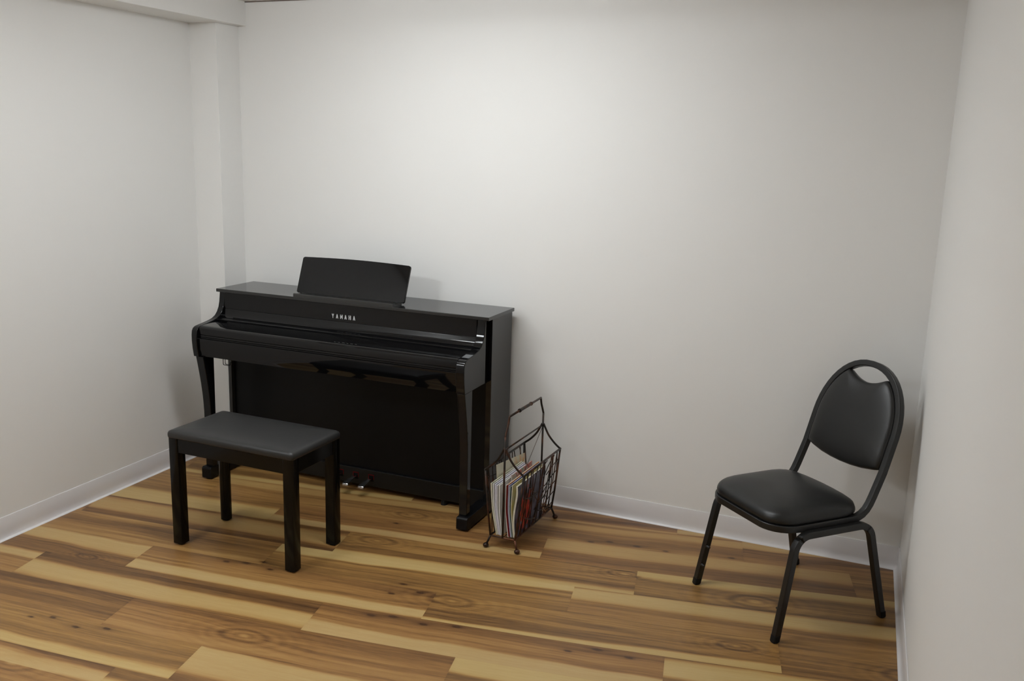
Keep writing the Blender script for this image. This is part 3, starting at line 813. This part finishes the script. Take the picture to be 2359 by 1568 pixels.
pth2 = [Vector((p[0], -p[1], p[2])) for p in pth][::-1]
sweep(bm, pth, wire); sweep(bm, pth2, wire)
sweep(bm, [(0, -HLf+0.034, 0.569), (0, HLf-0.034, 0.569)], wire)
hd = bm_obj('handle', bm, M_RACK, rack, smooth=True)
bm = bmesh.new()
sweep(bm, [(0, -0.062, 0.569), (0, 0.055, 0.569)], circ(0.0068, 12))
for yy in (-0.062, 0.055): sweep(bm, [(0, yy-0.003, 0.569), (0, yy+0.003, 0.569)], circ(0.0085, 12))
bm_obj('grip', bm, M_RACK, hd, auto=40)
for s in (-1, 1):
    for e in (-1, 1):
        bm = bmesh.new()
        p0_, p1_ = Vector((s*bw, e*HLf, ZB)), Vector((s*(bw+0.016), e*(HLf+0.010), 0.008))
        sweep(bm, [p0_, p1_], wire)
        bmesh.ops.create_uvsphere(bm, u_segments=14, v_segments=10, radius=0.0125, matrix=Matrix.Translation((p1_.x, p1_.y, 0.0100)) @ Matrix.Diagonal((1, 1, 0.8, 1)))
        bm_obj('foot', bm, M_RACK, rack, smooth=True)

# ---------------------------------------------------------------- books and magazines in the rack
M_PAPER = paper_mat('page_paper', (0.74, 0.72, 0.68)); M_CREAM = paper_mat('cream_paper', (0.66, 0.62, 0.50)); M_LAV = paper_mat('white_lilac_paper', (0.66, 0.64, 0.72))
def book(kind, label, prof, y0, y1, z1_, th, m_cover, m_page, cat, back=None, tilt=0.0, cover_label=None, group='printed music and magazines in the wire rack'):
    """prof: [(x, z)] centre line from bottom to top in rack coordinates; spine at the bottom"""
    rt_ = empty(kind, (RX, RY, 0), -0.02, label, cat, group)
    line = smooth_path([(x, 0, z) for x, z in prof], 5)
    def slab(name, off0, off1, m, inset=0.0, parent=rt_):
        bm = bmesh.new(); NY = 6; ga = []; gb = []
        for j in range(NY+1):
            y = y0+inset+(y1-y0-2*inset)*j/NY; ra = []; rb = []
            for i, p in enumerate(line):
                t = (line[min(i+1, len(line)-1)]-line[max(i-1, 0)]).normalized()
                nx = Vector((t.z, 0, -t.x))
                q = Vector((p.x, y, p.z + tilt*(y-y0) - (inset if i == len(line)-1 else 0)))
                ra.append(bm.verts.new(q+nx*off0)); rb.append(bm.verts.new(q+nx*off1))
            ga.append(ra); gb.append(rb)
        m_ = len(line)
        for j in range(NY):
            for i in range(m_-1):
                bm.faces.new((ga[j][i], ga[j][i+1], ga[j+1][i+1], ga[j+1][i])); bm.faces.new((gb[j][i], gb[j+1][i], gb[j+1][i+1], gb[j][i+1]))
            bm.faces.new((ga[j][0], ga[j+1][0], gb[j+1][0], gb[j][0])); bm.faces.new((ga[j][-1], gb[j][-1], gb[j+1][-1], ga[j+1][-1]))
        for i in range(m_-1):
            bm.faces.new((ga[0][i], gb[0][i], gb[0][i+1], ga[0][i+1])); bm.faces.new((ga[-1][i], ga[-1][i+1], gb[-1][i+1], gb[-1][i]))
        return bm_obj(name, bm, m, parent, auto=40)
    c = 0.0006
    slab('pages', -th/2+c, th/2-c, m_page, 0.001)
    f = slab('front_cover', th/2-c, th/2, m_cover)
    if cover_label: f['label'] = cover_label
    slab('back_cover', -th/2, -th/2+c, back or m_cover)
    return rt_
zb = 0.0565
def pf_(xt, xm, xb, h): return [(xb, zb), ((xb*0.55+xm*0.45)-0.001, zb+h*0.25), (xm, zb+h*0.55), (xt, zb+h)]
Y0, Y1 = -0.192, 0.125
C = lambda *c: c
mk = blotch_cover
covA = mk('cover_cream_green', [(0.62, .60, .48), (0.55, .56, .40), (.66, .64, .55)], 8, 1)
book('music_book', 'cream paper book leaning at the far left of the rack, nearest the piano', pf_(-0.0630, -0.0550, -0.0316, 0.222), Y0, Y1, 0, 0.0054, covA, M_CREAM, 'book')
book('music_book', 'white music book second from the piano side of the rack', pf_(-0.054, -0.0490, -0.0257, 0.220), Y0+.002, Y1, 0, 0.0045, M_PAPER, M_PAPER, 'book')
book('music_book', 'lilac-white music book in the middle of the stack left of the rack\'s centre post', pf_(-0.045, -0.0418, -0.0202, 0.219), Y0+.004, Y1-.01, 0, 0.0052, M_LAV, M_LAV, 'book')
book('music_book', 'thin white music book with blue-white pages just left of the rack\'s centre post', pf_(-0.036, -0.033, -0.0145, 0.217), Y0, Y1-.02, 0, 0.0050, M_PAPER, M_LAV, 'book')
book('music_book', 'pale grey music book touching the left side of the rack\'s centre post', pf_(-0.026, -0.0235, -0.009, 0.219), Y0+.002, Y1-.02, 0, 0.0050, M_PAPER, M_PAPER, 'book')
covP = mk('cover_colour_picture', [(.66, .64, .50), (.66, .64, .50), (.62, .60, .46), (.66, .62, .45), (.72, .36, .10), (.25, .32, .12)], 10, 4.6)
book('magazine', 'tall magazine with a colourful cover standing tipped above the others on the piano side', [(-0.0560, 0.150), (-0.0612, 0.18), (-0.0690, 0.25), (-0.0755, 0.333)], -0.118, 0.178, 0, 0.0028, covP, M_CREAM, 'magazine', tilt=-0.12)
covG = mk('cover_green_red', [(.06, .20, .12), (.55, .55, .45), (.60, .05, .03), (.68, .66, .55)], 16, 7)
book('magazine', 'magazine with green and red printed cover behind the tall colourful one', [(0.004, zb), (-0.004, 0.12), (-0.010, 0.20), (-0.012, 0.292)], -0.10, 0.115, 0, 0.0035, covG, M_PAPER, 'magazine')
M_RED = paper_mat('red_cover', (0.42, 0.02, 0.02)); M_ORANGE = paper_mat('orange_cover', (0.72, 0.34, 0.10)); M_BLUE = paper_mat('violet_blue_cover', (0.10, 0.10, 0.36))
M_TEAL = paper_mat('dark_teal_cover', (0.03, 0.10, 0.12)); M_OLIVE = paper_mat('olive_cover', (0.10, 0.09, 0.04))
book('music_book', 'white-paged music book with a red cover just right of the rack\'s centre post', pf_(0.0070, 0.0065, 0.0215, 0.226), Y0, 0.140, 0, 0.0044, M_RED, M_PAPER, 'book', back=M_PAPER, cover_label='red cover')
book('music_book', 'music book with an orange cover between the red and violet ones', pf_(0.0118, 0.0115, 0.0263, 0.229), Y0+.012, 0.138, 0, 0.0040, M_ORANGE, M_PAPER, 'book', cover_label='orange cover')
book('music_book', 'music book with a violet-blue cover right of the orange one', pf_(0.0170, 0.0165, 0.0310, 0.224), Y0+.004, 0.138, 0, 0.0045, M_BLUE, M_LAV, 'book', cover_label='violet-blue cover')
book('music_book', 'white music book with thin dark teal cover right of the violet one', pf_(0.0225, 0.0215, 0.0358, 0.221), Y0+.004, 0.13, 0, 0.0042, M_TEAL, M_PAPER, 'book', cover_label='dark teal cover')
covY = mk('cover_cream_yellow', [(.68, .66, .50), (.72, .62, .20), (.70, .68, .58)], 12, 3)
book('magazine', 'pale magazine with yellow-green print beside the right side of the rack', pf_(0.0300, 0.0270, 0.0404, 0.227), Y0+.008, 0.13, 0, 0.0040, covY, M_PAPER, 'magazine', back=M_OLIVE)
def flower_cover():
    """dark slate-blue print with a cluster of red blossoms in the middle"""
    m = mat('cover_red_cluster', (0.03, 0.03, 0.08), 0.3, spec=0.5); nt = m.node_tree; b = nt.nodes['Principled BSDF']; N = nt.nodes.new; L = nt.links.new
    tc = N('ShaderNodeTexCoord')
    n1 = N('ShaderNodeTexNoise'); n1.inputs['Scale'].default_value = 20; n1.inputs['Detail'].default_value = 3
    r1 = N('ShaderNodeValToRGB'); e = r1.color_ramp.elements
    e[0].position = 0.38; e[0].color = (0.015, 0.018, 0.05, 1); e[1].position = 0.66; e[1].color = (0.17, 0.17, 0.24, 1)
    vo = N('ShaderNodeTexVoronoi'); vo.inputs['Scale'].default_value = 42
    r2 = N('ShaderNodeValToRGB'); e = r2.color_ramp.elements
    e[0].position = 0.12; e[0].color = (0.60, 0.16, 0.10, 1); e[1].position = 0.75; e[1].color = (0.30, 0.010, 0.008, 1)
    q = e = r2.color_ramp.elements.new(0.35); q.color = (0.52, 0.02, 0.01, 1)
    sub = N('ShaderNodeVectorMath'); sub.operation = 'SUBTRACT'; sub.inputs[1].default_value = (0.045, -0.085, 0.155)
    ml = N('ShaderNodeVectorMath'); ml.operation = 'MULTIPLY'; ml.inputs[1].default_value = (0.0, 13.0, 9.5)
    ln = N('ShaderNodeVectorMath'); ln.operation = 'LENGTH'
    n2 = N('ShaderNodeTexNoise'); n2.inputs['Scale'].default_value = 34; n2.inputs['Detail'].default_value = 2
    mm = N('ShaderNodeMath'); mm.operation = 'MULTIPLY_ADD'; mm.inputs[1].default_value = 1.9
    lt = N('ShaderNodeMapRange'); lt.inputs['From Min'].default_value = 1.75; lt.inputs['From Max'].default_value = 1.60
    mx = N('ShaderNodeMix'); mx.data_type = 'RGBA'
    for n in (n1, vo, n2): L(tc.outputs['Object'], n.inputs['Vector'])
    L(n1.outputs['Fac'], r1.inputs[0]); L(vo.outputs['Distance'], r2.inputs[0])
    L(tc.outputs['Object'], sub.inputs[0]); L(sub.outputs[0], ml.inputs[0]); L(ml.outputs[0], ln.inputs[0])
    L(n2.outputs['Fac'], mm.inputs[0]); L(ln.outputs['Value'], mm.inputs[2]); L(mm.outputs[0], lt.inputs['Value'])
    L(lt.outputs['Result'], mx.inputs['Factor']); L(r1.outputs[0], mx.inputs['A']); L(r2.outputs[0], mx.inputs['B'])
    L(mx.outputs['Result'], b.inputs['Base Color'])
    return m
covF = flower_cover()
book('magazine', 'dark blue magazine with a red patterned cover curling against the right side of the rack',
     [(0.0490, zb), (0.0434, 0.100), (0.0425, 0.150), (0.0485, 0.205), (0.0545, 0.250), (0.0535, 0.284)], Y0+.004, 0.105, 0, 0.0088, covF, M_CREAM, 'magazine', back=M_CREAM, cover_label='dark blue cover with red printed shapes')
